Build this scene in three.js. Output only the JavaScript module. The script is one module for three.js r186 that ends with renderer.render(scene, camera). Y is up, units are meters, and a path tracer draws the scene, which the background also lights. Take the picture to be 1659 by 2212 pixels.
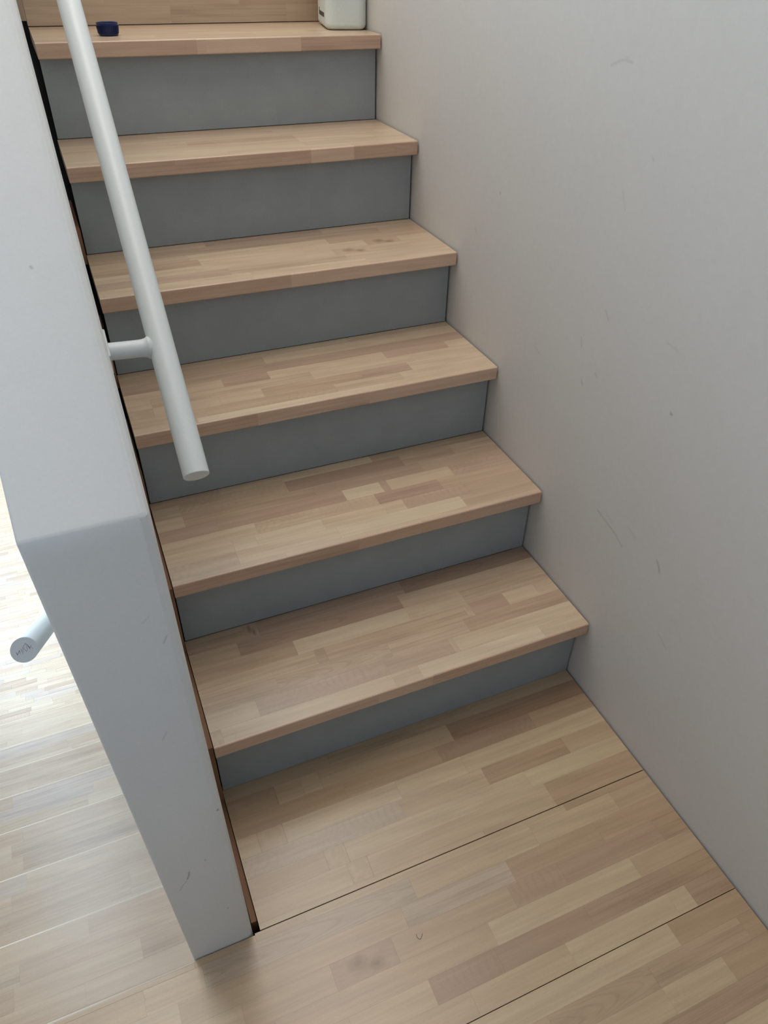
import * as THREE from 'three';
import { RectAreaLightUniformsLib } from 'three/addons/lights/RectAreaLightUniformsLib.js';
import { RoundedBoxGeometry } from 'three/addons/geometries/RoundedBoxGeometry.js';
import { mergeGeometries, toCreasedNormals } from 'three/addons/utils/BufferGeometryUtils.js';
import { ImprovedNoise } from 'three/addons/math/ImprovedNoise.js';

// ------------------------------------------------------------------ camera, sky, lights, exposure
const scene = new THREE.Scene();
const camera = new THREE.PerspectiveCamera(69.744, 1659 / 2212, 0.02, 60);
camera.position.set(-0.0321, 1.2464, 0.7879);
camera.rotation.set(-0.671, -0.4152, 0.0239, 'YXZ');
scene.background = new THREE.Color(0.62, 0.72, 0.85);
const renderer = new THREE.WebGLRenderer({ antialias: true });
renderer.toneMapping = THREE.LinearToneMapping;
renderer.toneMappingExposure = 0.86;
renderer.shadowMap.enabled = true;
RectAreaLightUniformsLib.init();
function daylight(color, intensity, w, h, pos, target) {
  const l = new THREE.RectAreaLight(color, intensity, w, h);
  l.position.set(...pos); l.lookAt(...target); scene.add(l);
  return l;
}
// daylight that enters through the three openings: roof light, hall window, landing window
const ROOF = { x0: -0.75, x1: 0.74, z0: -2.0, z1: 0.2, y: 3.45 };
const HALL = { z0: -3.9, z1: -1.5, y0: -1.25, y1: 2.05, x: -0.88 };
const STAIR = { z0: -3.2, z1: -1.2, y0: 2.15, y1: 3.38, x: -0.88 };
const END = { x0: -0.82, x1: 0.1, y0: -1.2, y1: 1.0, z: -4.25 };
const LAND = { z0: 0.42, z1: 1.12, y0: 0.95, y1: 2.35, x: -0.88 };
const wallLight = (w, color, k) => daylight(color, k, w.z1 - w.z0, w.y1 - w.y0, [w.x - 0.02, (w.y0 + w.y1) / 2, (w.z0 + w.z1) / 2], [2, (w.y0 + w.y1) / 2, (w.z0 + w.z1) / 2]);
daylight(0xfff0e2, 5.0, ROOF.x1 - ROOF.x0, ROOF.z1 - ROOF.z0, [(ROOF.x0 + ROOF.x1) / 2, ROOF.y + 0.02, (ROOF.z0 + ROOF.z1) / 2], [(ROOF.x0 + ROOF.x1) / 2, 0, (ROOF.z0 + ROOF.z1) / 2]);
wallLight(HALL, new THREE.Color().setRGB(0.66, 0.86, 1.1), 4.0);
wallLight(STAIR, new THREE.Color().setRGB(0.60, 0.82, 1.05), 12.5);
daylight(new THREE.Color().setRGB(0.80, 0.92, 1.0), 3.5, END.x1 - END.x0, END.y1 - END.y0, [(END.x0 + END.x1) / 2, (END.y0 + END.y1) / 2, END.z - 0.02], [(END.x0 + END.x1) / 2, (END.y0 + END.y1) / 2, 2]);
wallLight(LAND, new THREE.Color().setRGB(0.60, 0.78, 1.05), 0.9);

// ------------------------------------------------------------------ helpers
let seed = 12345;
const rnd = () => { seed = (seed * 1664525 + 1013904223) >>> 0; return seed / 4294967296; };
const noise = new ImprovedNoise();
const used = {};
function numbered(n) { if (!(n in used)) { used[n] = 0; return n; } used[n]++; return n + '_' + String(used[n]).padStart(3, '0'); }
function add(o, name, parent = scene) {
  o.name = parent === scene ? numbered(name) : name;
  o.traverse((m) => { if (m.isMesh) { m.castShadow = true; m.receiveShadow = true; } });
  parent.add(o); return o;
}
const mesh = (name, g, m, parent = scene) => add(new THREE.Mesh(g, m), name, parent);
function thing(name, label, category, pos, group) {
  const o = new THREE.Group(); o.position.set(...pos); add(o, name);
  o.userData = { label, category }; if (group) o.userData.group = group;
  return o;
}
function tag(o, label, category, group) { o.userData = { label, category }; if (group) o.userData.group = group; return o; }
function struct(name, g, m) { const o = mesh(name, g, m); o.userData.kind = 'structure'; return o; }
function box(x0, x1, y0, y1, z0, z1) { const g = new THREE.BoxGeometry(x1 - x0, y1 - y0, z1 - z0); g.translate((x0 + x1) / 2, (y0 + y1) / 2, (z0 + z1) / 2); return g; }
const lin = (c) => Math.pow(c / 255, 2.2);

// ------------------------------------------------------------------ wood: grain maps and tones
const GW = 1024, GH = 96;                                  // one map covers 0.5 m along the grain, one stave across
function grainMap(kind, s) {
  const data = new Uint8Array(GW * GH * 4);
  for (let j = 0; j < GH; j++) for (let i = 0; i < GW; i++) {
    const u = i / GW, v = j / GH;
    const wr = (f, g, k) => {                               // noise that repeats along u
      const a = noise.noise(u * f, v * g, s * 7.3 + k), b = noise.noise((u - 1) * f, v * g, s * 7.3 + k);
      return a * (1 - u) + b * u;
    };
    let t = 0.035 * wr(3, 7, 0) + 0.022 * wr(6, 24, 3) + 0.022 * wr(22, 60, 5) + 0.05 * wr(5, 2.2, 9);
    t += 0.018 * Math.max(0, wr(90, 70, 11) - 0.12) * -3.2;   // short dark flecks of beech
    if (kind === 'streak') { const w = wr(2.2, 5, 21); t -= 0.13 * Math.max(0, w * 1.6 - 0.05) + 0.025 * Math.pow(Math.abs(Math.sin((v * 5 + 1.2 * wr(2, 2, 22)) * 6.28)), 8); }
    if (kind === 'arch') {
      const c = 0.5 + 0.22 * noise.noise(u * 2.0, 3.1, s), d = Math.abs(v - c) * 2.0;
      const f = (u * 5 + d * d * 3.2 + 0.7 * wr(4, 3, 31));
      t -= 0.075 * Math.pow(0.5 + 0.5 * Math.sin(f * 6.28), 6) * (0.5 + 0.5 * wr(3, 2, 35)) + 0.03;
    }
    if (kind === 'fleck') { const f = Math.sin((u * 38 + 1.3 * wr(9, 2, 41) + v * 0.25) * 6.28); t -= 0.022 * Math.max(0, f) * (0.5 + wr(5, 1.5, 44)) + 0.025 * Math.max(0, wr(120, 9, 45)); }
    if (kind === 'knot') {
      for (const [cu, cv, ru, rv] of [[0.40, 0.40, 0.17, 0.26], [0.68, 0.68, 0.13, 0.24]]) {
        const q = Math.hypot((u - cu) / ru, (v - cv) / rv); t -= 0.15 * Math.exp(-q * q * q * 1.2) + 0.05 * Math.exp(-q) * (0.5 + 0.5 * Math.sin(q * 9));
      }
    }
    if (kind === 'ends') { const e = Math.min(u, 1 - u) * 0.5; t -= 0.16 * Math.exp(-Math.pow(e / 0.006, 2) * (0.7 + 0.6 * v)) * (0.65 + 0.7 * wr(4, 5, 51)); }
    t = Math.max(-0.42, Math.min(0.08, t));
    const k = 4 * (j * GW + i), base = 232 * (1 + t);
    data[k] = Math.min(255, base * (1 - 0.02 * t)); data[k + 1] = Math.min(255, base * (1 + 0.10 * t)); data[k + 2] = Math.min(255, base * (1 + 0.20 * t)); data[k + 3] = 255;
  }
  const tx = new THREE.DataTexture(data, GW, GH); tx.colorSpace = THREE.SRGBColorSpace;
  tx.wrapS = tx.wrapT = THREE.RepeatWrapping; tx.magFilter = THREE.LinearFilter; tx.minFilter = THREE.LinearMipmapLinearFilter; tx.generateMipmaps = true; tx.needsUpdate = true;
  return tx;
}
const KINDS = ['plain', 'plain', 'plain', 'streak', 'arch', 'fleck', 'knot', 'ends'];
const GRAIN = KINDS.map((k, i) => grainMap(k, i + 1));
// kinds by letter: p plain, s streaked, a arched figure, f ray fleck, k knotty, e stained ends
const KIND_OF = { p: [0, 1, 2], s: [3], a: [4], f: [5], k: [6], e: [7] };
const TONES = { 0: [157, 142, 121], 1: [153, 136, 115], 2: [149, 131, 111], 3: [143, 124, 104], 4: [141, 122, 105], 5: [137, 117, 101], 6: [129, 109, 93], P: [151, 137, 123], N: [162, 138, 119], M: [154, 129, 110] };
const TONE_GAIN = 1 / 0.575;
const woodCache = {};
const TINT_SHADE = { tread: [1, 1, 1], landing: [0.83, 0.79, 0.71] };  // landing staves: yellower wood, also darkened in colour for the dimmer light there
function wood(tone, kind, tintShade = 'tread') {
  const key = tone + '/' + kind + '/' + tintShade;
  if (!woodCache[key]) {
    const c = TONES[tone].map((v, i) => Math.min(0.92, lin(v) * TONE_GAIN / 0.82) * TINT_SHADE[tintShade][i]);
    woodCache[key] = new THREE.MeshPhysicalMaterial({ color: new THREE.Color().setRGB(...c), map: GRAIN[kind], roughness: 0.27, specularIntensity: 1.0, ior: 1.6, bumpMap: GRAIN[kind], bumpScale: 0.00008 });
  }
  return woodCache[key];
}
// one stave: a bar along x; uv in metres along the grain, or stretched once over the stave for the figured kinds
function staveGeometry(x0, x1, y0, y1, z0, z1, figured, front) {
  let g;
  if (front) {                                             // a nosing strip with both long front arrises rounded
    const r = 0.0028, s = new THREE.Shape();
    s.moveTo(-z0, y0); s.lineTo(-z0, y1); s.lineTo(-(z1 - r), y1); s.absarc(-(z1 - r), y1 - r, r, Math.PI / 2, Math.PI, false); s.lineTo(-z1, y0 + r); s.absarc(-(z1 - r), y0 + r, r, Math.PI, Math.PI * 1.5, false); s.lineTo(-z0, y0);
    g = new THREE.ExtrudeGeometry(s, { depth: x1 - x0, bevelEnabled: false, curveSegments: 5 });
    g.rotateY(Math.PI / 2); g.translate(x0, 0, 0);
  } else g = box(x0, x1, y0, y1, z0, z1);
  const p = g.attributes.position, uv = new Float32Array(p.count * 2), ou = rnd(), ov = rnd() * 0.2;
  for (let i = 0; i < p.count; i++) {
    const x = p.getX(i), a = (p.getZ(i) - z0) + (y1 - p.getY(i));
    uv[2 * i] = figured ? (x - x0) / (x1 - x0) : x / 0.5 + ou;
    uv[2 * i + 1] = figured ? 0.02 + 0.96 * a / 0.0375 : a / 0.0375 + ov;
  }
  g.setAttribute('uv', new THREE.BufferAttribute(uv, 2));
  return g;
}
const GAP = 0.00005;
// rows: [zBack, zFront, [x0, 'tone+kind', x1, 'tone+kind', x2, ...]]; the thing's origin lies at board.pos
function staves(parent, rows, yTop, thick, front) {
  const [px, py, pz] = parent.position.toArray();
  for (const [za, zb, list] of rows) for (let i = 0; i + 2 < list.length; i += 2) {
    const t = list[i + 1], tone = t[0], ks = KIND_OF[t[1] || 'p'], kind = ks[Math.floor(rnd() * ks.length)];
    const g = staveGeometry(list[i] + GAP - px, list[i + 2] - GAP - px, yTop - thick - py, yTop - py, za + GAP - pz, zb - GAP - pz, 'aek'.includes(t[1] || 'p'), false);
    mesh('stave', g, wood(tone, kind, parent.userData.category === 'landing board' ? 'landing' : 'tread'), parent);
  }
  if (front) for (let i = 0; i + 2 < front.list.length; i += 2) {
    const t = front.list[i + 1], ks = KIND_OF[t[1] || 'p'];
    const g = staveGeometry(front.list[i] + GAP - px, front.list[i + 2] - GAP - px, yTop - thick - py, yTop - py, front.z0 + GAP - pz, front.z1 - pz, false, true);
    mesh('nosing_strip', g, wood(t[0], ks[Math.floor(rnd() * ks.length)]), parent);
  }
}
function randomRows(zs, x0, x1, tones, kinds, lmin, lmax) {
  const rows = [];
  for (let r = 0; r + 1 < zs.length; r++) {
    const list = [x0]; let x = x0 + (lmin + rnd() * (lmax - lmin)) * (0.4 + 0.6 * rnd());
    while (x < x1 - lmin * 0.4) { list.push(tones[Math.floor(rnd() * tones.length)] + kinds[Math.floor(rnd() * kinds.length)], x); x += lmin + rnd() * (lmax - lmin); }
    list.push(tones[Math.floor(rnd() * tones.length)] + kinds[Math.floor(rnd() * kinds.length)], x1);
    rows.push([zs[r], zs[r + 1], list]);
  }
  return rows;
}

// ------------------------------------------------------------------ stair measures (metres; landing at y = 0, flight climbs towards -z)
const WALL_X = 0.7575, XL = 0.0035, XR = 0.7533;
const Y = [0, 0.1721, 0.3463, 0.5220, 0.6944, 0.8726, 1.0543, 1.2270];
const ZN = [null, 0.0295, -0.1918, -0.4142, -0.6318, -0.8543, -1.0790, -1.3550];
const ZR = [0.0017, -0.2236, -0.4430, -0.6610, -0.8834, -1.1059, -1.3820, -1.61];
const T = 0.0291;
const SPX = { l: (y) => -0.101 - 0.0275 * y, r: (y) => -0.008 - 0.0115 * y };   // the parapet leans a little and widens upwards
const TOP_Y = 0.853, END_Z = 0.263, SLOPE = 0.775;

// ------------------------------------------------------------------ painted surfaces
function plasterMaps(size, s, amp, marks) {
  const cv = document.createElement('canvas'); cv.width = cv.height = size; const c = cv.getContext('2d');
  const im = c.createImageData(size, size);
  for (let j = 0; j < size; j++) for (let i = 0; i < size; i++) {
    const u = i / size, v = j / size;
    const t = 0.5 * noise.noise(u * 7, v * 7, s) + 0.3 * noise.noise(u * 23, v * 23, s + 2) + 0.5 * noise.noise(u * 260, v * 260, s + 4) + 0.4 * (rnd() - 0.5);
    const k = 4 * (j * size + i), b = 244 + amp * t;
    im.data[k] = im.data[k + 1] = im.data[k + 2] = Math.max(0, Math.min(255, b)); im.data[k + 3] = 255;
  }
  c.putImageData(im, 0, 0);
  if (marks) marks(c, size);
  const tx = new THREE.CanvasTexture(cv); tx.colorSpace = THREE.SRGBColorSpace; tx.wrapS = tx.wrapT = THREE.RepeatWrapping; tx.magFilter = THREE.LinearFilter;
  return tx;
}
// scuffs on the right wall, as [z, y] in metres on a map that covers z -1.6..1.3, y -0.6..2.3
const scuffs = [[[-0.03, 0.416], [0.028, 0.403], [0.05, 0.392], 0.35, 1.6], [[-0.009, 0.428], [0.012, 0.418], 0.22, 1.2], [[0.1323, 0.427], [0.14, 0.42], [0.1445, 0.411], 0.55, 2.0], [[0.1835, 0.3015], [0.209, 0.288], 0.25, 1.4], [[0.0705, 0.677], [0.0715, 0.676], 0.7, 2.6],
  [[-0.2235, 1.0977], [-0.195, 1.108], [-0.178, 1.106], 0.2, 2], [[-0.572, 0.766], [-0.56, 0.755], 0.3, 1.6], [[-0.1228, 0.763], [-0.112, 0.752], 0.28, 2], [[-0.1707, 0.6964], [-0.165, 0.68], 0.28, 1.6], [[-0.4876, 0.854], [-0.4866, 0.853], 0.5, 2.2], [[-0.094, 1.0], [-0.093, 0.999], 0.45, 2], [[-0.1416, 0.943], [-0.129, 0.92], 0.16, 1.8], [[0.0237, 0.7727], [0.05, 0.770], 0.16, 1.8], [[-0.147, 0.6235], [-0.142, 0.617], 0.4, 2], [[-0.1157, 0.653], [-0.11, 0.65], 0.25, 2], [[0.05, 0.44], [0.075, 0.43], 0.14, 2], [[-0.30, 0.62], [-0.28, 0.612], 0.15, 1.6]];
const wallTex = plasterMaps(1024, 3.7, 4, (c, S) => {
  c.lineCap = 'round';
  for (const sc of scuffs) {
    const pts = sc.filter(Array.isArray), [a, w] = sc.filter((q) => !Array.isArray(q));
    c.strokeStyle = `rgba(70,68,66,${a * 0.6})`; c.lineWidth = w * S / 2048; c.beginPath();
    pts.forEach(([z, y], i) => { const X = (z + 1.6) / 2.9 * S, Yp = (1 - (y + 0.6) / 2.9) * S; if (i) c.lineTo(X, Yp); else c.moveTo(X, Yp); });
    c.stroke();
  }
});
const plainTex = plasterMaps(512, 9.1, 7, null);
const endMarks = [[[-0.0718, 0.258], [-0.0728, 0.251], [-0.0765, 0.241], 0.7, 2.2], [[-0.078, 0.238], [-0.086, 0.227], [-0.0895, 0.219], 0.35, 1.8], [[-0.0484, 0.2745], [-0.0482, 0.270], 0.4, 2], [[-0.0187, 0.3777], [-0.0184, 0.375], 0.8, 2.4], [[-0.0284, 0.704], [-0.033, 0.695], 0.35, 1.6], [[-0.040, 0.735], [-0.047, 0.729], 0.18, 2], [[-0.052, 0.56], [-0.058, 0.548], 0.2, 2.2], [[-0.036, 0.12], [-0.0355, 0.118], 0.4, 2.4]];
const parapetTex = plasterMaps(1024, 5.3, 4, (c, S) => {
  c.lineCap = 'round';
  for (const sc of endMarks) {
    const pts = sc.filter(Array.isArray), [a, w] = sc.filter((q) => !Array.isArray(q));
    c.strokeStyle = `rgba(60,62,66,${a * 0.45})`; c.lineWidth = w; c.beginPath();
    pts.forEach(([x, y], i) => { const X = (x + 0.5) * S, Yp = (1 - y) * S; if (i) c.lineTo(X, Yp); else c.moveTo(X, Yp); });
    c.stroke();
  }
});
const wallPaint = new THREE.MeshStandardMaterial({ color: new THREE.Color().setRGB(0.66, 0.635, 0.59), map: wallTex, roughness: 0.85, bumpMap: wallTex, bumpScale: 0.00003 });
const roomPaint = new THREE.MeshStandardMaterial({ color: new THREE.Color().setRGB(0.70, 0.69, 0.67), map: plainTex, roughness: 0.9 });
const dullPaint = new THREE.MeshStandardMaterial({ color: new THREE.Color().setRGB(0.46, 0.49, 0.53), map: plainTex, roughness: 0.9 });
const whitePaint = new THREE.MeshStandardMaterial({ color: new THREE.Color().setRGB(0.78, 0.79, 0.765), map: parapetTex, roughness: 0.75, bumpMap: parapetTex, bumpScale: 0.00003 });
const greyTex = plasterMaps(512, 14.2, 12, null);
const riserPaint = new THREE.MeshStandardMaterial({ color: new THREE.Color().setRGB(0.335, 0.375, 0.385), map: greyTex, roughness: 0.6, bumpMap: greyTex, bumpScale: 0.00008 });
const railPaint = new THREE.MeshPhysicalMaterial({ color: new THREE.Color().setRGB(0.66, 0.71, 0.71), roughness: 0.38, specularIntensity: 0.9 });
const darkWood = new THREE.MeshStandardMaterial({ color: new THREE.Color().setRGB(0.31, 0.155, 0.078), map: GRAIN[3], roughness: 0.7 });
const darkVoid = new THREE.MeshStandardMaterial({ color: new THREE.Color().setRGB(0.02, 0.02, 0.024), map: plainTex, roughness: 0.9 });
const frameWhite = new THREE.MeshStandardMaterial({ color: new THREE.Color().setRGB(0.8, 0.8, 0.79), map: plainTex, roughness: 0.5 });
const glass = new THREE.MeshPhysicalMaterial({ color: 0xffffff, transmission: 1, roughness: 0.02, thickness: 0, ior: 1.5 });

// ------------------------------------------------------------------ room shell
function planarUV(g, f) { const p = g.attributes.position, uv = new Float32Array(p.count * 2); for (let i = 0; i < p.count; i++) { const [a, b] = f(p.getX(i), p.getY(i), p.getZ(i)); uv[2 * i] = a; uv[2 * i + 1] = b; } g.setAttribute('uv', new THREE.BufferAttribute(uv, 2)); return g; }
const RX = 0.9, LX = -1.05, BZ = 1.25, FZ = -4.25, FLOOR_Y = -1.4, CEIL_Y = 3.45;
const IN_L = -0.88;
struct('wall_right', planarUV(box(WALL_X, RX, FLOOR_Y, CEIL_Y, FZ, BZ), (x, y, z) => [(z + 1.6) / 2.9, (y + 0.6) / 2.9]), wallPaint);
{ // left wall with the openings of the hall window and the landing window
  const w = [], a = HALL, b = LAND, m = STAIR;
  // upright strips between the openings' edges, each cut where an opening crosses it
  const zs = [FZ, BZ]; for (const o of [a, b, m]) zs.push(o.z0, o.z1); zs.sort((p, q) => p - q);
  for (let i = 0; i + 1 < zs.length; i++) {
    let y = FLOOR_Y; const holes = [a, b, m].filter((o) => o.z0 <= zs[i] + 1e-6 && o.z1 >= zs[i + 1] - 1e-6).sort((p, q) => p.y0 - q.y0);
    for (const o of holes) { w.push(box(LX, IN_L, y, o.y0, zs[i], zs[i + 1])); y = o.y1; }
    w.push(box(LX, IN_L, y, CEIL_Y, zs[i], zs[i + 1]));
  }
  struct('wall_left', planarUV(mergeGeometries(w), (x, y, z) => [z, y]), roomPaint);
}
struct('wall_back', planarUV(box(LX, RX, FLOOR_Y, CEIL_Y, BZ, BZ + 0.15), (x, y) => [x, y]), dullPaint);
{ // far wall of the hall with its glazed end
  const z0 = FZ - 0.15, w = [box(LX, END.x0, FLOOR_Y, CEIL_Y, z0, FZ), box(END.x1, RX, FLOOR_Y, CEIL_Y, z0, FZ), box(END.x0, END.x1, FLOOR_Y, END.y0, z0, FZ), box(END.x0, END.x1, END.y1, CEIL_Y, z0, FZ)];
  struct('wall_front', planarUV(mergeGeometries(w), (x, y) => [x, y]), roomPaint);
}
{ // ceiling with the roof light's opening
  const y0 = CEIL_Y, y1 = CEIL_Y + 0.2, w = [box(LX, ROOF.x0, y0, y1, FZ, BZ + 0.15), box(ROOF.x1, RX, y0, y1, FZ, BZ + 0.15), box(ROOF.x0, ROOF.x1, y0, y1, FZ, ROOF.z0), box(ROOF.x0, ROOF.x1, y0, y1, ROOF.z1, BZ + 0.15)];
  struct('ceiling', planarUV(mergeGeometries(w), (x, y, z) => [x, z]), roomPaint);
}
struct('ceiling', planarUV(box(-0.1, WALL_X, 1.14, 1.4, FZ, -2.07), (x, y, z) => [x, z]), roomPaint);   // the upper storey's slab over the hall
function windowIn(n, frames, pane) {
  const g = new THREE.Group(); add(g, 'window_' + n); g.userData.kind = 'structure';
  mesh('window_frame', mergeGeometries(frames), frameWhite, g); mesh('pane', pane, glass, g);
}
{
  const f = 0.05, a = ROOF;
  windowIn(1, [box(a.x0, a.x0 + f, a.y + 0.06, a.y + 0.14, a.z0, a.z1), box(a.x1 - f, a.x1, a.y + 0.06, a.y + 0.14, a.z0, a.z1), box(a.x0 + f, a.x1 - f, a.y + 0.06, a.y + 0.14, a.z0, a.z0 + f), box(a.x0 + f, a.x1 - f, a.y + 0.06, a.y + 0.14, a.z1 - f, a.z1)], box(a.x0 + f, a.x1 - f, a.y + 0.095, a.y + 0.105, a.z0 + f, a.z1 - f));
  const h = END, z = h.z - 0.09;
  windowIn(5, [box(h.x0, h.x0 + f, h.y0, h.y1, z - 0.03, z + 0.03), box(h.x1 - f, h.x1, h.y0, h.y1, z - 0.03, z + 0.03), box(h.x0 + f, h.x1 - f, h.y0, h.y0 + f, z - 0.03, z + 0.03), box(h.x0 + f, h.x1 - f, h.y1 - f, h.y1, z - 0.03, z + 0.03)], box(h.x0 + f, h.x1 - f, h.y0 + f, h.y1 - f, z - 0.005, z + 0.005));
  [HALL, LAND, STAIR].forEach((l, i) => {
    const x = LX + 0.06;
    windowIn(2 + i, [box(x - 0.03, x + 0.03, l.y0, l.y1, l.z0, l.z0 + f), box(x - 0.03, x + 0.03, l.y0, l.y1, l.z1 - f, l.z1), box(x - 0.03, x + 0.03, l.y0, l.y0 + f, l.z0 + f, l.z1 - f), box(x - 0.03, x + 0.03, l.y1 - f, l.y1, l.z0 + f, l.z1 - f)], box(x - 0.005, x + 0.005, l.y0 + f, l.y1 - f, l.z0 + f, l.z1 - f));
  });
}
{ // lower hall floor: a screed, and parquet staves on it
  const fl = new THREE.Group(); add(fl, 'floor'); fl.userData.kind = 'structure';
  mesh('screed', box(LX, RX, FLOOR_Y - 0.15, FLOOR_Y - 0.012, FZ, BZ), darkVoid, fl);
  const P = 0.0222, rest = [];
  const tones = ['0', '1', '0', '1', 'P', '2', '0', '3', 'P', '1'], ks = ['p', 'p', 'p', 's', 'f'];
  for (let r = 0, z = -1.38; z > -4.08; r++, z -= P) {
    let x = IN_L + 0.002 - 0.0; let first = true;
    while (x < 0.74) {
      let L = 0.085 + rnd() * 0.12; if (first) { L *= 0.25 + 0.75 * rnd(); first = false; }
      const x1 = Math.min(x + L, 0.755), picked = z > -2.75 && x < -0.36;
      const g = staveGeometry(x + 0.0002, x1 - 0.0002, FLOOR_Y - 0.0118, FLOOR_Y - (rnd() < 0.1 ? 0.0004 : 0), z - P + 0.0002, z - 0.0002, false, false);
      const t = tones[Math.floor(rnd() * tones.length)], k = KIND_OF[ks[Math.floor(rnd() * ks.length)]][0];
      if (picked) mesh('parquet_stave', g, wood(t, k), fl); else rest.push(g);
      x = x1; if (x1 > 0.75) break;
    }
  }
  const st = mesh('parquet_stave', mergeGeometries(rest), wood('1', 0), fl); st.userData.kind = 'stuff';
}

// ------------------------------------------------------------------ the solid parapet between the flights
{
  // rings across the wall: the side profile, drawn in by d near each face so that the long arrises are rounded
  const zb = -2.04, a = Math.atan(SLOPE), rc = 0.006, RL = 0.0035, RR = 0.0105;
  const profile = (d) => {
    const P = [], tl = (z) => TOP_Y + SLOPE * (END_Z - z) - d / Math.cos(a), zf = END_Z - d;
    // fillet of radius rc between the front face and the sloping top
    const k = rc * Math.tan((Math.PI / 2 - a) / 2), cy = tl(zf) - k, cz = zf - rc;
    P.push([zf, FLOOR_Y], [zf, -0.03], [zf, cy - 0.02]);
    for (let i = 0; i <= 6; i++) { const t = (Math.PI / 2 - a) * i / 6; P.push([cz + rc * Math.cos(t), cy + rc * Math.sin(t)]); }
    P.push([zb, tl(zb)], [zb, FLOOR_Y]);
    return P;
  };
  const rings = [];
  for (let i = 0; i <= 8; i++) { const t = i / 8 * Math.PI / 2; rings.push([(y) => SPX.r(y) - RR * (1 - Math.sin(t)), RR * (1 - Math.cos(t))]); }
  const left = []; for (let i = 0; i <= 5; i++) { const t = i / 5 * Math.PI / 2; left.push([(y) => SPX.l(y) + RL * (1 - Math.cos(t)), RL * (1 - Math.sin(t))]); }
  rings.unshift(...left);
  const pos = [], N = profile(0).length, V = (r, i) => { const [fx, d] = rings[r], [z, y] = profile(d)[i]; return [fx(Math.max(0, y)), y, z]; };
  for (let r = 0; r + 1 < rings.length; r++) for (let i = 0; i < N; i++) {
    const j = (i + 1) % N, A = V(r, i), B = V(r + 1, i), C = V(r + 1, j), D = V(r, j);
    pos.push(...A, ...B, ...C, ...A, ...C, ...D);
  }
  for (const [r, flip] of [[0, true], [rings.length - 1, false]]) {
    const pr = profile(rings[r][1]), tri = THREE.ShapeUtils.triangulateShape(pr.map(([z, y]) => new THREE.Vector2(z, y)), []);
    for (const t of tri) for (const i of flip ? t : [t[0], t[2], t[1]]) pos.push(...V(r, i));
  }
  let g = new THREE.BufferGeometry(); g.setAttribute('position', new THREE.BufferAttribute(new Float32Array(pos), 3));
  planarUV(g, (x, y, z) => (z < END_Z - 0.012 ? [x + 0.85, y + (END_Z - z) * 0.6] : [x + 0.5, y]));
  g = toCreasedNormals(g, 0.6);
  struct('wall_middle', g, whitePaint);
}

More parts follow.
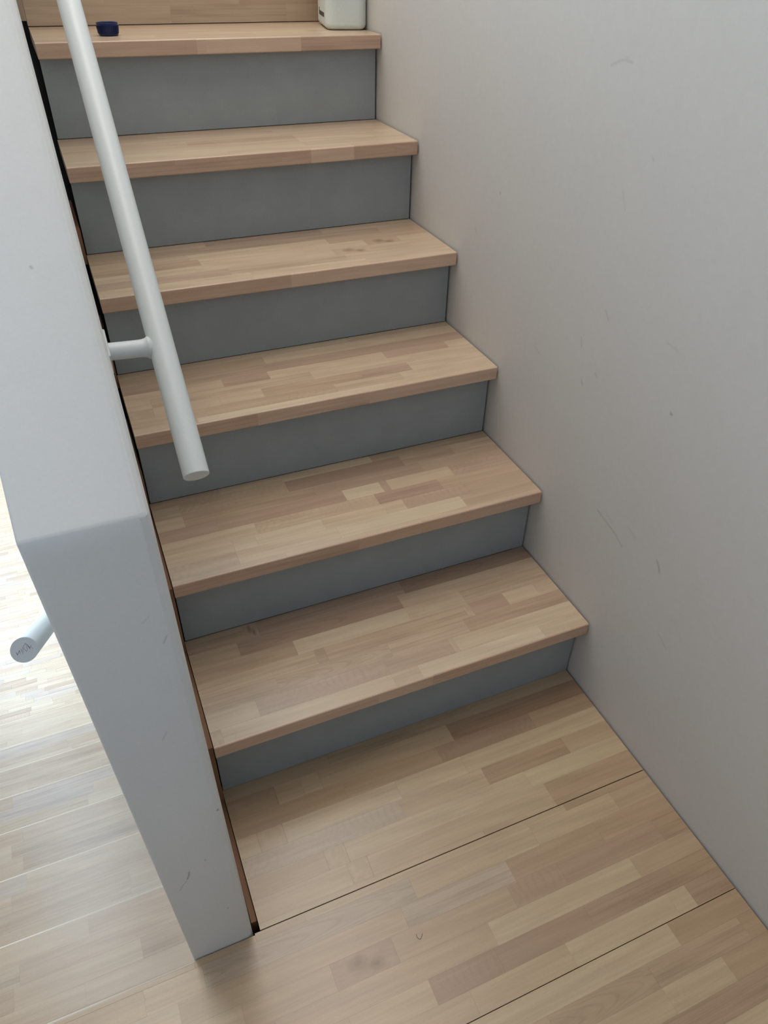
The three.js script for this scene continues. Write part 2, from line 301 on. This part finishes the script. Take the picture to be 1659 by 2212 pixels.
// ------------------------------------------------------------------ upper flight: treads
const layouts = {
  1: { rows: [[-0.2236, -0.1845, [XL, '3s', 0.115, '4k', 0.142, '5s', 0.45, '6a', XR]], [-0.1845, -0.148, [XL, '3p', 0.095, '5a', 0.43, '2p', 0.659, '2p', XR]], [-0.148, -0.111, [XL, '3p', 0.195, '0p', 0.43, '1p', 0.5545, '2s', XR]], [-0.111, -0.076, [XL, '1s', 0.225, '4p', 0.2445, '2s', 0.54, '2e', 0.556, '4p', 0.635, '1p', 0.708, '2p', XR]], [-0.076, -0.0405, [XL, '2s', 0.14, '2a', 0.36, '2s', 0.525, '3s', XR]], [-0.0405, -0.0035, [XL, '1p', 0.0925, '4f', 0.338, '4p', 0.473, '2e', 0.4835, '1p', XR]], [-0.0035, 0.0265, [XL, '2f', 0.022, '1p', 0.338, '2p', 0.392, '0p', 0.655, '1p', XR]]], front: [XL, 'Np', 0.30, 'Np', 0.41, 'Mp', XR] },
  2: { rows: [[-0.443, -0.418, [XL, '3f', 0.14, '2p', 0.27, '1p', 0.47, '3s', XR]], [-0.418, -0.3815, [XL, '2s', 0.055, '3f', 0.272, '6p', 0.53, '3s', 0.652, '2s', XR]], [-0.3815, -0.3455, [XL, '2p', 0.056, '3s', 0.32, '5p', 0.56, '4p', XR]], [-0.3455, -0.3105, [XL, '5p', 0.1135, '5p', 0.3715, '0p', 0.453, '4p', 0.469, '1p', 0.613, '4f', XR]], [-0.3105, -0.275, [XL, '1p', 0.179, '2f', 0.428, '5s', 0.57, '3p', XR]], [-0.275, -0.2415, [XL, '1p', 0.127, '0p', 0.17, '0p', 0.302, '1p', 0.43, '1p', 0.474, '4f', 0.6165, '3p', XR]], [-0.2415, -0.206, [XL, '2f', 0.126, '1p', 0.321, '0p', 0.588, '3p', XR]], [-0.206, -0.1948, [XL, '2p', 0.21, '1p', 0.482, '2p', XR]]], front: [XL, 'Ms', 0.35, 'Mp', 0.48, 'Mp', XR] },
  3: { rows: [[-0.661, -0.638, [XL, '2p', 0.26, '1p', 0.501, '2p', XR]], [-0.638, -0.602, [XL, '3p', 0.3, '1p', 0.49, '1p', XR]], [-0.602, -0.567, [XL, '4s', 0.293, '5p', XR]], [-0.567, -0.535, [XL, '2p', 0.196, '4s', 0.2915, '1p', 0.55, '4p', 0.70, '1p', XR]], [-0.535, -0.502, [XL, '2p', 0.05, '2s', 0.374, '1p', 0.60, '1p', XR]], [-0.502, -0.468, [XL, '3e', 0.0485, '2p', 0.175, '2p', 0.261, '3s', 0.47, '4s', 0.58, '1p', XR]], [-0.468, -0.436, [XL, '3p', 0.142, '3f', 0.402, '2s', 0.5475, '1p', XR]], [-0.436, -0.4172, [XL, '2p', 0.12, '0p', 0.5, '1p', XR]]], front: [XL, 'Ms', 0.23, 'Ns', 0.46, 'Np', XR] },
  4: { rows: [[-0.8834, -0.8475, [XL, '2p', 0.25, '4s', 0.52, '2p', XR]], [-0.8475, -0.811, [XL, '3p', 0.13, '4s', 0.42, '4s', 0.65, '3p', XR]], [-0.811, -0.776, [XL, '2p', 0.2, '1p', 0.51, '3p', XR]], [-0.776, -0.741, [XL, '3s', 0.217, '1p', 0.44, '1p', 0.588, '3k', 0.67, '2p', XR]], [-0.741, -0.706, [XL, '1p', 0.2, '1p', 0.50, '2k', 0.588, '2p', XR]], [-0.706, -0.67, [XL, '4p', 0.264, '2s', 0.516, '2p', XR]], [-0.67, -0.6348, [XL, '1p', 0.3, '1p', 0.55, '1p', XR]]], front: [XL, 'Mp', 0.375, 'Np', 0.52, 'Np', XR] },
  5: { rows: [[-1.1059, -1.07, [XL, '4p', 0.17, '3p', 0.53, '4p', XR]], [-1.07, -1.034, [XL, '3p', 0.21, '2s', 0.47, '2p', XR]], [-1.034, -0.998, [XL, '2p', 0.3, '2p', 0.628, '2p', XR]], [-0.998, -0.962, [XL, '2s', 0.26, '3s', 0.503, '2p', 0.7, '1p', XR]], [-0.962, -0.926, [XL, '2p', 0.37, '2p', 0.5, '1p', XR]], [-0.926, -0.89, [XL, '1p', 0.24, '1p', 0.5, '2p', XR]], [-0.89, -0.8573, [XL, '1p', 0.33, '1p', 0.6, '1p', XR]]], front: [XL, 'Ms', 0.21, 'Ms', 0.50, 'Np', 0.60, 'Ma', XR] },
  6: { rows: [[-1.381, -1.346, [XL, '3p', 0.3, '2p', XR]], [-1.346, -1.31, [XL, '3p', 0.24, '2p', 0.55, '2p', XR]], [-1.31, -1.273, [XL, '2p', 0.4, '2p', XR]], [-1.273, -1.236, [XL, '2p', 0.31, '2p', XR]], [-1.236, -1.2, [XL, '1p', 0.19, '2p', 0.52, '1p', XR]], [-1.2, -1.163, [XL, '2p', 0.33, '1p', 0.61, '2p', XR]], [-1.163, -1.126, [XL, '1p', 0.25, '2p', 0.47, '1p', XR]], [-1.126, -1.082, [XL, '2p', 0.37, '2p', XR]]], front: [XL, 'Mp', 0.325, 'Np', 0.345, 'Np', 0.56, 'Ms', XR] },
};
const order = ['lowest', 'second', 'third', 'fourth', 'fifth', 'sixth'];
const treadLabels = {
  1: 'lowest raised beech stair tread, with a dark brown stave along its back',
  2: 'second beech stair tread up, with one short cream stave beside a brown one',
  3: 'third beech stair tread up, behind the cut lower end of the white handrail',
  4: 'fourth beech stair tread up, level with the handrail bracket',
  5: 'fifth beech stair tread up, growth rings on its front edge near the wall',
  6: 'topmost visible beech stair tread, carrying the white jug and navy cap',
};
for (let k = 1; k <= 6; k++) {
  const o = thing('stair_tread', treadLabels[k], 'stair tread', [XL, Y[k] - T, ZN[k]], 'beech treads of the climbing flight');
  staves(o, layouts[k].rows, Y[k], T, { z0: ZN[k] - 0.003, z1: ZN[k], list: layouts[k].front });
}
{ // the next tread above the picture's upper edge
  const o = thing('stair_tread', 'beech stair tread above the wooden riser, just over the upper edge of the picture', 'stair tread', [XL, Y[7] + 0.02 - T, ZN[7]], 'beech treads of the climbing flight');
  staves(o, randomRows([-1.61, -1.573, -1.536, -1.5, -1.463, -1.426, -1.39, -1.358], XL, XR, ['2', '3', '1'], ['p', 's'], 0.15, 0.35), Y[7] + 0.02, T, { z0: -1.358, z1: -1.355, list: [XL, '4p', 0.3, '3p', XR] });
}
// risers: grey painted panels between the treads
for (let k = 0; k < 6; k++) {
  const y0 = Y[k] + 0.0012, y1 = Y[k + 1] - T - 0.0004, g = box(XL + 0.002, XR - 0.0015, y0, y1, ZR[k] - 0.012, ZR[k]);
  const o = mesh('stair_riser', planarUV(g, (x, y, z) => [x * 2, y * 2]), riserPaint);
  g.translate(-XL, -y0, -ZR[k]); o.position.set(XL, y0, ZR[k]);
  tag(o, ['grey painted stair riser standing on the landing boards, lowest of the flight', 'grey painted stair riser between the lowest raised tread and the second tread', 'grey painted stair riser behind the second tread, below the cut handrail end', 'grey painted stair riser behind the third tread, passed by the handrail bracket', 'grey painted stair riser between the fourth and fifth treads', 'grey painted stair riser under the topmost tread with the white jug'][k], 'stair riser', 'grey risers of the climbing flight');
}
{ // the seventh riser is left in bare beech
  const y0 = Y[6] + 0.0014, y1 = Y[7] + 0.02 - T - 0.0004;
  const o = thing('stair_riser', 'bare beech riser board behind the white jug at the top of the picture', 'stair riser', [XL + 0.0, y0, ZR[6]]);
  const zs = [y0, y0 + 0.037, y0 + 0.074, y0 + 0.111, y1];
  const T4 = [['2p', 0.33, '2s', 0.62, '2p'], ['2p', 0.18, '2p', 0.5, '3p'], ['2s', 0.4, '2p'], ['2p', 0.27, '3p', 0.55, '2p']];
  for (let r = 0; r < 4; r++) {
    const L = [XL, ...T4[r], XR];
    for (let i = 0; i + 2 < L.length; i += 2) {
      const ks = KIND_OF[L[i + 1][1]];
      mesh('stave', staveGeometry(L[i] + GAP - XL, L[i + 2] - GAP - XL, zs[r] + GAP - y0, zs[r + 1] - GAP - y0, -0.018, 0, false, false), wood(L[i + 1][0], ks[0]), o);
    }
  }
}
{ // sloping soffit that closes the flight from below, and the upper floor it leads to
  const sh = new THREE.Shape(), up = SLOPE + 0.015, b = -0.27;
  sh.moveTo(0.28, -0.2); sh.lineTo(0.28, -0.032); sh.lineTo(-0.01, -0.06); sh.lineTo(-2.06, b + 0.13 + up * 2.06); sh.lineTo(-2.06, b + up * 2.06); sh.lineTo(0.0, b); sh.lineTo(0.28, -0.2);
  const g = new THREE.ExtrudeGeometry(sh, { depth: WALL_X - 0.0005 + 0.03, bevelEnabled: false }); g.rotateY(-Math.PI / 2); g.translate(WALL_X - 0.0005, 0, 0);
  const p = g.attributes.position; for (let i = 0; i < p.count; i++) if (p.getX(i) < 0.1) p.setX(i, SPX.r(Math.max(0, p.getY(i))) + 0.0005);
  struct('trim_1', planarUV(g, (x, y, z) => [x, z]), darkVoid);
}

// ------------------------------------------------------------------ brown stringer in the gap beside the parapet
{
  const o = thing('stair_stringer', 'dark brown wooden stringer board in the narrow gap between parapet and treads', 'stringer', [0, 0, 0]);
  const depth = [0.004, 0.004, 0.010, 0.09, 0.12, 0.12, 0.12];
  for (let k = 0; k < 6; k++) {
    const top = Y[k] - depth[k], front = k === 0 ? 0.243 : ZN[k] - 0.0062, back = (k === 0 ? ZN[1] : ZN[k + 1]) - 0.006;
    const x0 = SPX.r(Math.max(0, Y[k])) + 0.0012, g = box(x0, XL - 0.0012, Y[k] - 0.19, top, back, front);
    mesh('stringer_piece', planarUV(g, (x, y, z) => [z / 0.5, x / 0.03]), darkWood, o);
  }
  const y0 = Y[6] + 0.012;
  const g = box(SPX.r(1.1) + 0.001, XL - 0.0005, y0, Y[7] + 0.3, ZR[6] - 0.02, ZR[6] + 0.004);
  mesh('filler_block', planarUV(g, (x, y, z) => [y / 0.5, x / 0.03]), wood('4', 3), o);
}

// ------------------------------------------------------------------ landing boards
const LXW = IN_L + 0.003, LZ0 = 0.268, LG = 0.2305, LH = 0.175;
{
  const o = thing('landing_board', 'first landing board against the lowest grey riser, with a rosy flecked stave', 'landing board', [XL, -T, 0.2603], 'beech landing boards');
  staves(o, [[ZR[0] - 0.010, 0.0285, [XL, '2p', 0.205, '2s', 0.514, '2p', XR]], [0.0285, 0.0667, [XL, '4e', 0.0925, '2p', 0.1425, '1p', 0.1765, '2p', 0.449, '6s', XR]], [0.0667, 0.103, [XL, '3p', 0.213, '3p', 0.407, '5f', 0.6155, '3p', XR]], [0.103, 0.1405, [XL, '1p', 0.0395, '1e', 0.086, '0p', 0.304, '0p', 0.4415, '0p', XR]], [0.1405, 0.1772, [XL, 'Pf', 0.2955, '1p', 0.467, '3s', 0.6455, '2p', XR]], [0.1772, 0.2135, [XL, '2p', 0.137, '1e', 0.1745, '0p', 0.538, '0p', XR]], [0.2135, 0.2505, [XL, '1p', 0.1665, '1e', 0.203, '1p', 0.56, '3p', XR]], [0.2505, 0.2603, [XL, '1p', 0.07, '1p', 0.41, '2p', 0.56, '3p', XR]]], 0, T);
}
{
  const o = thing('landing_board', 'middle landing board at the foot of the parapet, with a small heart-shaped brown figure', 'landing board', [LXW, -T, 0.4990], 'beech landing boards');
  staves(o, [[0.2647, 0.2755, [-0.1018, '2p', -0.006]], [0.2620, 0.2755, [-0.006, '2p', 0.075, '1p', 0.489, '1p', 0.57, '3p', XR]], [0.2755, 0.312, [LXW, '0p', -0.55, '1p', -0.18, '1p', -0.092, 'Pa', 0.2545, '1p', 0.49, '1p', 0.662, '2p', XR]], [0.312, 0.349, [LXW, '1p', -0.42, '0p', -0.135, '2p', 0.223, 'Ps', 0.42, '3p', 0.60, '3p', XR]], [0.349, 0.3885, [LXW, '2p', -0.36, '1p', -0.05, '2p', 0.088, '4k', 0.19, '2p', 0.40, '4f', 0.498, '4p', 0.70, '3s', XR]], [0.3885, 0.4255, [LXW, '1p', -0.3, '2s', -0.01, '2p', 0.342, '0p', 0.62, '2p', XR]], [0.4255, 0.4625, [LXW, '2p', -0.22, '2s', 0.09, '1p', 0.219, '5f', 0.333, '5p', 0.50, '4s', 0.67, '3s', XR]], [0.4625, 0.4990, [LXW, '1p', -0.15, '1p', 0.27, '1p', 0.44, '0p', 0.64, '0p', 0.6765, '4s', XR]]], 0, T);
  // its rounded edge strip over the descending flight
  const list = [LXW, '0p', -0.5, '1p', SPX.l(0) - 0.001];
  for (let i = 0; i + 2 < list.length; i += 2) {
    const r = 0.005, s = new THREE.Shape(), z0 = LZ0 - 0.004, z1 = 0.2753;
    s.moveTo(z1, -T); s.lineTo(z0, -T); s.lineTo(z0, -r); s.absarc(z0 + r, -r, r, Math.PI, Math.PI / 2, true); s.lineTo(z1, 0); s.lineTo(z1, -T);
    const g = new THREE.ExtrudeGeometry(s, { depth: list[i + 2] - list[i] - 2 * GAP, bevelEnabled: false, curveSegments: 5 });
    g.rotateY(-Math.PI / 2); g.translate(list[i + 2] - GAP, 0, 0);
    planarUV(g, (x, y, z) => [x / 0.5, (z + y) / 0.0375]);
    g.translate(-LXW, T, -0.4990);
    mesh('nosing_strip', g, wood(list[i + 1][0], 0, 'landing'), o);
  }
}
{
  const o = thing('landing_board', 'nearest landing board along the lower edge of the picture, cream beside grey-brown staves', 'landing board', [LXW, -T, 0.5002], 'beech landing boards');
  staves(o, [[0.5002, 0.536, [LXW, '1p', -0.2, '0p', 0.22, '0p', 0.6095, '3p', XR]], [0.536, 0.572, [LXW, '2p', -0.05, '1p', 0.36, '2a', 0.54, '2s', 0.7205, '3p', XR]], [0.572, 0.609, [LXW, '1p', 0.1, '1p', 0.541, '1p', 0.656, '3p', XR]], [0.609, 0.645, [LXW, '2p', 0.2, '2p', 0.51, '4s', XR]], [0.645, 0.682, [LXW, '1p', 0.3, '0p', XR]], [0.682, 0.719, [LXW, '2p', 0.05, '1p', 0.45, '2p', XR]], [0.719, 0.745, [LXW, '1p', 0.5, '3p', XR]]], 0, T);
}
{
  const o = thing('landing_board', 'rearmost landing board against the wall behind the viewer', 'landing board', [LXW, -T, 0.7465], 'beech landing boards');
  staves(o, randomRows([0.7465, 0.783, 0.82, 0.857, 0.894, 0.93, 0.967, 1.004, 1.04, 1.077, 1.114, 1.15, 1.187, 1.247], LXW, XR, ['1', '2', '0', '3'], ['p', 's'], 0.25, 0.5), 0, T);
}
struct('trim_2', planarUV(box(IN_L, WALL_X, -0.2, -T - 0.002, 0.29, BZ), (x, y, z) => [x, z]), darkVoid);

// ------------------------------------------------------------------ lower flight, going down behind the parapet
const DX1 = SPX.l(0) - 0.003;
const downNames = ['first', 'second', 'third', 'fourth', 'fifth', 'sixth', 'seventh'];
for (let k = 1; k <= 7; k++) {
  const y = -LH * k, zn = LZ0 - LG * k - (k === 7 ? 0.035 : 0), zb = LZ0 - LG * (k - 1) + 0.012;
  const o = thing('stair_tread', `bright pale tread left of the parapet, ${downNames[k - 1]} step down from the landing`, 'stair tread', [LXW, y - T, zn], 'pale treads of the descending flight');
  const zs = []; for (let z = zn + 0.006; z < zb - 0.012; z += 0.0368) zs.push(z); zs.push(zb);
  const pale = k === 7 ? ['0', '1', '1'] : ['1', '2', '1', '0', '2', '1', 'P'];
  staves(o, randomRows(zs, LXW, DX1, pale, ['p', 'p', 'p', 's'], 0.18, 0.42), y, T);
  const list = [LXW, '0p', -0.62 + 0.3 * rnd(), '0p', DX1];
  for (let i = 0; i + 2 < list.length; i += 2) {
    const r = 0.004, s = new THREE.Shape(), z0 = zn, z1 = zn + 0.006 - GAP;
    s.moveTo(z1, y - T); s.lineTo(z0 + r, y - T); s.absarc(z0 + r, y - T + r, r, -Math.PI / 2, Math.PI, true); s.lineTo(z0, y - r); s.absarc(z0 + r, y - r, r, Math.PI, Math.PI / 2, true); s.lineTo(z1, y); s.lineTo(z1, y - T);
    const g = new THREE.ExtrudeGeometry(s, { depth: list[i + 2] - list[i] - 2 * GAP, bevelEnabled: false, curveSegments: 5 });
    g.rotateY(-Math.PI / 2); g.translate(list[i + 2] - GAP, 0, 0);
    planarUV(g, (x, yy, z) => [x / 0.5, (z + yy) / 0.0375]);
    g.translate(-LXW, -(y - T), -zn);
    mesh('nosing_strip', g, wood('0', 0), o);
  }
}
for (let k = 0; k <= 7; k++) { // grey risers under the lower nosings (seen only from the hall)
  const yt = -LH * k - T - 0.0005, yb = -LH * (k + 1) + 0.001, z = (k === 0 ? LZ0 + 0.026 : LZ0 - LG * k + 0.026 - (k === 7 ? 0.035 : 0));
  const g = box(LXW + 0.002, DX1 - 0.002, yb, yt, z, z + 0.012); planarUV(g, (x, y) => [x * 2, y * 2]);
  const o = mesh('stair_riser', g, riserPaint); g.translate(-LXW, -yb, -z); o.position.set(LXW, yb, z);
  tag(o, 'grey painted riser ' + ['under the landing edge', 'under the first tread down', 'under the second tread down', 'under the third tread down', 'under the fourth tread down', 'under the fifth tread down', 'under the sixth tread down', 'standing on the hall floor'][k] + ' of the descending flight, facing the hall', 'stair riser', 'grey risers of the descending flight');
}

// ------------------------------------------------------------------ handrails
function tube(a, b, r, endR) {
  const L = a.distanceTo(b), e = endR, pts = [new THREE.Vector2(0.0001, 0)];
  pts.push(new THREE.Vector2(r - e, 0)); for (let i = 1; i <= 4; i++) { const t = i / 4 * Math.PI / 2; pts.push(new THREE.Vector2(r - e + e * Math.sin(t), e - e * Math.cos(t))); }
  pts.push(new THREE.Vector2(r, L)); pts.push(new THREE.Vector2(0.0001, L));
  const g = new THREE.LatheGeometry(pts, 40);
  const q = new THREE.Quaternion().setFromUnitVectors(new THREE.Vector3(0, 1, 0), b.clone().sub(a).normalize());
  g.applyQuaternion(q); g.translate(a.x, a.y, a.z); return g;
}
{
  const o = thing('handrail', 'white tubular handrail of the climbing flight, cut off square above the third tread', 'handrail', [0.066, 0.6205, -0.110]);
  const V = (x, y, z) => new THREE.Vector3(x - 0.066, y - 0.6205, z + 0.110), R = 0.0191, D = 0.7704, x = 0.066;
  mesh('rail_tube', tube(V(x, 0.6205, -0.110), V(x, 0.6205 + D * 1.75, -0.110 - 1.75), R, 0.0016), railPaint, o);
  const zc = -0.277, yc = 0.6205 + D * (-0.110 - zc);     // bracket arm from the tube to the wall plate
  const armR = 0.0128, wallX = SPX.r(yc + 0.1) - 0.001, pa = [];
  const A = new THREE.Vector3(wallX + 0.005, yc + 0.004, zc), B = new THREE.Vector3(x, yc, zc), n = 40, L = A.distanceTo(B);
  for (let i = 0; i <= n; i++) { const t = (1 - Math.pow(1 - i / n, 1.6)) * L, d = L - t; const f = d > R ? 0.0045 * Math.exp(-(d - R) / 0.0035) : Math.max(0, 0.0045 * (d / R - 0.7) / 0.3); pa.push(new THREE.Vector2(armR + f, t)); }
  pa.unshift(new THREE.Vector2(0.0001, 0)); pa.push(new THREE.Vector2(0.0001, L));
  const arm = new THREE.LatheGeometry(pa, 28); arm.applyQuaternion(new THREE.Quaternion().setFromUnitVectors(new THREE.Vector3(0, 1, 0), B.clone().sub(A).normalize())); arm.translate(A.x - x, A.y - 0.6205, A.z + 0.110);
  mesh('bracket_arm', arm, railPaint, o);
  const plate = new RoundedBoxGeometry(0.006, 0.056, 0.044, 3, 0.0015); plate.rotateX(Math.atan(0.77)); plate.translate(A.x + 0.002 - x, A.y - 0.6205, A.z + 0.110);
  mesh('mounting_plate', plate, railPaint, o);
  const gk = new RoundedBoxGeometry(0.0028, 0.0585, 0.046, 2, 0.0008); gk.rotateX(Math.atan(0.77)); gk.translate(A.x - 0.0025 - x, A.y - 0.6205, A.z + 0.110);  // near-black strip drawn as the shade between plate and parapet
  mesh('plate_shadow_gap', gk, darkVoid, o).userData.label = 'thin dark strip painted as the shadow gap behind the white mounting plate';
}
{
  const C = new THREE.Vector3(-0.2135, 0.454, -0.026), d = new THREE.Vector3(0, -0.175, -0.2305).normalize(), R = 0.0179;
  const o = thing('handrail', 'white tubular handrail of the descending flight, its grey end disc scratched with letters', 'handrail', C.toArray());
  const E2 = d.clone().multiplyScalar(2.0);
  mesh('rail_tube', tube(d.clone().multiplyScalar(0.0006), E2, R, 0.0012), railPaint, o);
  const S = 256, cv = document.createElement('canvas'); cv.width = cv.height = S; const c = cv.getContext('2d');
  c.fillStyle = '#dfe3e4'; c.fillRect(0, 0, S, S);
  for (let i = 0; i < 900; i++) { c.fillStyle = `rgba(90,95,100,${0.05 * rnd()})`; c.fillRect(rnd() * S, rnd() * S, 1 + rnd() * 3, 1 + rnd() * 2); }
  c.strokeStyle = 'rgba(52,56,62,0.85)'; c.lineCap = 'round'; c.lineJoin = 'round';
  const q = 0.021 / R;
  const strokes = [[5, [-0.48, -0.04], [-0.45, -0.22]], [4, [-0.44, -0.2], [-0.28, 0.04], [-0.28, -0.1], [-0.29, -0.18]], [3, [-0.17, 0.14], [-0.12, -0.21]], [3, [-0.05, 0.2], [-0.07, -0.12]], [3, [0.17, 0.42], [0.04, 0.28], [0.01, 0.07], [0.13, -0.15], [0.19, -0.04], [0.2, 0.2], [0.17, 0.42]], [5, [0.24, 0.34], [0.37, -0.06]], [3, [0.32, 0.19], [0.38, 0.04]], [3, [0.46, 0.21], [0.47, 0.12], [0.38, 0.07]], [3, [0.43, 0.06], [0.54, -0.06]]];
  for (const [w, ...pts] of strokes) { c.lineWidth = w * 0.85; c.beginPath(); pts.forEach(([a, b], i) => { const X = (0.5 + a * q / 2) * S, Yp = (0.5 - b * q / 2) * S; if (i) c.lineTo(X, Yp); else c.moveTo(X, Yp); }); c.stroke(); }
  const tx = new THREE.CanvasTexture(cv); tx.colorSpace = THREE.SRGBColorSpace; tx.magFilter = THREE.LinearFilter;
  const cap = new THREE.CylinderGeometry(R * 0.985, R * 0.985, 0.001, 48);
  cap.rotateX(Math.PI / 2);                                // faces +z, local y up
  const cp = cap.attributes.position, uv = cap.attributes.uv; for (let i = 0; i < cp.count; i++) uv.setXY(i, 0.5 + cp.getX(i) / (2 * R), 0.5 + cp.getY(i) / (2 * R));
  const nrm = d.clone().negate(), up = new THREE.Vector3().crossVectors(nrm, new THREE.Vector3(1, 0, 0));
  cap.applyMatrix4(new THREE.Matrix4().makeBasis(new THREE.Vector3(1, 0, 0), up, nrm));
  const e = mesh('end_cap', cap, new THREE.MeshStandardMaterial({ color: new THREE.Color().setRGB(0.72, 0.76, 0.78), map: tx, roughness: 0.5 }), o);
  e.userData.label = 'flat grey end disc with scratched handwritten letters';
  for (const s of [0.55, 1.5]) {
    const p = d.clone().multiplyScalar(s), yy = C.y + p.y;
    const A = new THREE.Vector3(SPX.l(Math.max(0, yy)) - 0.001 - C.x, p.y - 0.02, p.z), B = p.clone();
    const pa = [new THREE.Vector2(0.0001, 0), new THREE.Vector2(0.011, 0), new THREE.Vector2(0.011, A.distanceTo(B)), new THREE.Vector2(0.0001, A.distanceTo(B))];
    const g = new THREE.LatheGeometry(pa, 20); g.applyQuaternion(new THREE.Quaternion().setFromUnitVectors(new THREE.Vector3(0, 1, 0), B.clone().sub(A).normalize())); g.translate(A.x, A.y, A.z);
    mesh('bracket_arm', g, railPaint, o);
  }
}

// ------------------------------------------------------------------ the jug and the cap on the top tread
{
  const fl = new THREE.Vector2(0.6546, -1.1765), fr = new THREE.Vector2(0.7505, -1.157), u = fr.clone().sub(fl).normalize(), n = new THREE.Vector2(u.y, -u.x);
  const W = 0.0985, D = 0.165, H = 0.235, ctr = fl.clone().addScaledVector(u, W / 2).addScaledVector(n, D / 2);
  const o = thing('plastic_jug', 'white plastic jug standing on the top tread beside the right wall', 'jug', [ctr.x, Y[6], ctr.y]);
  o.rotation.y = -Math.atan2(u.y, u.x);
  const hdpe = new THREE.MeshPhysicalMaterial({ color: new THREE.Color().setRGB(0.74, 0.80, 0.76), roughness: 0.42, specularIntensity: 0.6, map: plainTex });
  const prof = (w, d, r) => { const s = new THREE.Shape(); s.moveTo(-w / 2 + r, -d / 2); s.lineTo(w / 2 - r, -d / 2); s.absarc(w / 2 - r, -d / 2 + r, r, -Math.PI / 2, 0); s.lineTo(w / 2, d / 2 - r); s.absarc(w / 2 - r, d / 2 - r, r, 0, Math.PI / 2); s.lineTo(-w / 2 + r, d / 2); s.absarc(-w / 2 + r, d / 2 - r, r, Math.PI / 2, Math.PI); s.lineTo(-w / 2, -d / 2 + r); s.absarc(-w / 2 + r, -d / 2 + r, r, Math.PI, Math.PI * 1.5); return s; };
  const e = 0.012, body = new THREE.ExtrudeGeometry(prof(W - 2 * e, D - 2 * e, 0.010), { depth: H - 2 * e, bevelEnabled: true, bevelSize: e, bevelThickness: e, bevelSegments: 6, curveSegments: 8 });
  body.rotateX(-Math.PI / 2); body.translate(0, e + 0.0003, 0);
  mesh('jug_body', body, hdpe, o);
  const neck = new THREE.LatheGeometry([[0.0001, 0], [0.03, 0], [0.028, 0.012], [0.02, 0.02], [0.019, 0.034], [0.0001, 0.034]].map(([a, b]) => new THREE.Vector2(a, b)), 32); neck.translate(0, H - 0.001, 0.04);
  mesh('jug_neck', neck, hdpe, o);
  const hd = new THREE.TubeGeometry(new THREE.CatmullRomCurve3([new THREE.Vector3(0, H - 0.004, 0.016), new THREE.Vector3(0, H + 0.03, 0.005), new THREE.Vector3(0, H + 0.034, -0.03), new THREE.Vector3(0, H + 0.02, -0.062), new THREE.Vector3(0, H - 0.004, -0.068)]), 24, 0.009, 12);
  mesh('jug_handle', hd, hdpe, o);
  const ink = new THREE.MeshStandardMaterial({ color: new THREE.Color().setRGB(0.075, 0.072, 0.07), map: plainTex, roughness: 0.6 });
  const mk = mergeGeometries([box(-W / 2 - 0.0003, -W / 2 + 0.0001, 0.0235, 0.0325, -0.030, 0.049), box(-W / 2 - 0.0003, -W / 2 + 0.0001, 0.0235, 0.0385, -0.040, -0.0302)]);
  mesh('printed_mark', mk, ink, o).userData.label = 'dark grey printed letter fragment';
}
{
  const o = thing('bottle_cap', 'small dark navy plastic cap lying near the front edge of the top tread', 'cap', [0.158, Y[6], -1.178]);
  const navy = new THREE.MeshPhysicalMaterial({ color: new THREE.Color().setRGB(0.008, 0.022, 0.10), roughness: 0.3, specularIntensity: 0.7, map: plainTex });
  const pts = [[0.0001, 0.0002], [0.0185, 0.0002], [0.0202, 0.0018], [0.0222, 0.021], [0.0224, 0.0238], [0.0208, 0.0240], [0.0202, 0.0215], [0.019, 0.004], [0.0001, 0.004]].map(([a, b]) => new THREE.Vector2(a, b));
  mesh('cap_shell', new THREE.LatheGeometry(pts, 48), navy, o);
  const ribs = []; for (let i = 0; i < 40; i++) { const a = i / 40 * Math.PI * 2, g = box(-0.0005, 0.0005, 0.004, 0.019, -0.0004, 0.0006); g.rotateX(0.115); g.translate(0, 0, 0.0206); g.rotateY(a); ribs.push(g); }
  mesh('grip_ribs', mergeGeometries(ribs), navy, o);
}

{
  const P = [[0.2295, 0.3605], [0.2288, 0.3654], [0.2321, 0.3697], [0.2393, 0.3638]].map(([x, z]) => new THREE.Vector3(x - 0.232, 0.00035, z - 0.365));
  const o = mesh('fibre', new THREE.TubeGeometry(new THREE.CatmullRomCurve3(P), 24, 0.0003, 6), new THREE.MeshStandardMaterial({ color: new THREE.Color().setRGB(0.03, 0.02, 0.015), roughness: 0.8 }));
  o.position.set(0.232, 0, 0.365); tag(o, 'tiny dark curled fibre lying on the middle landing board', 'fibre');
}

renderer.render(scene, camera);
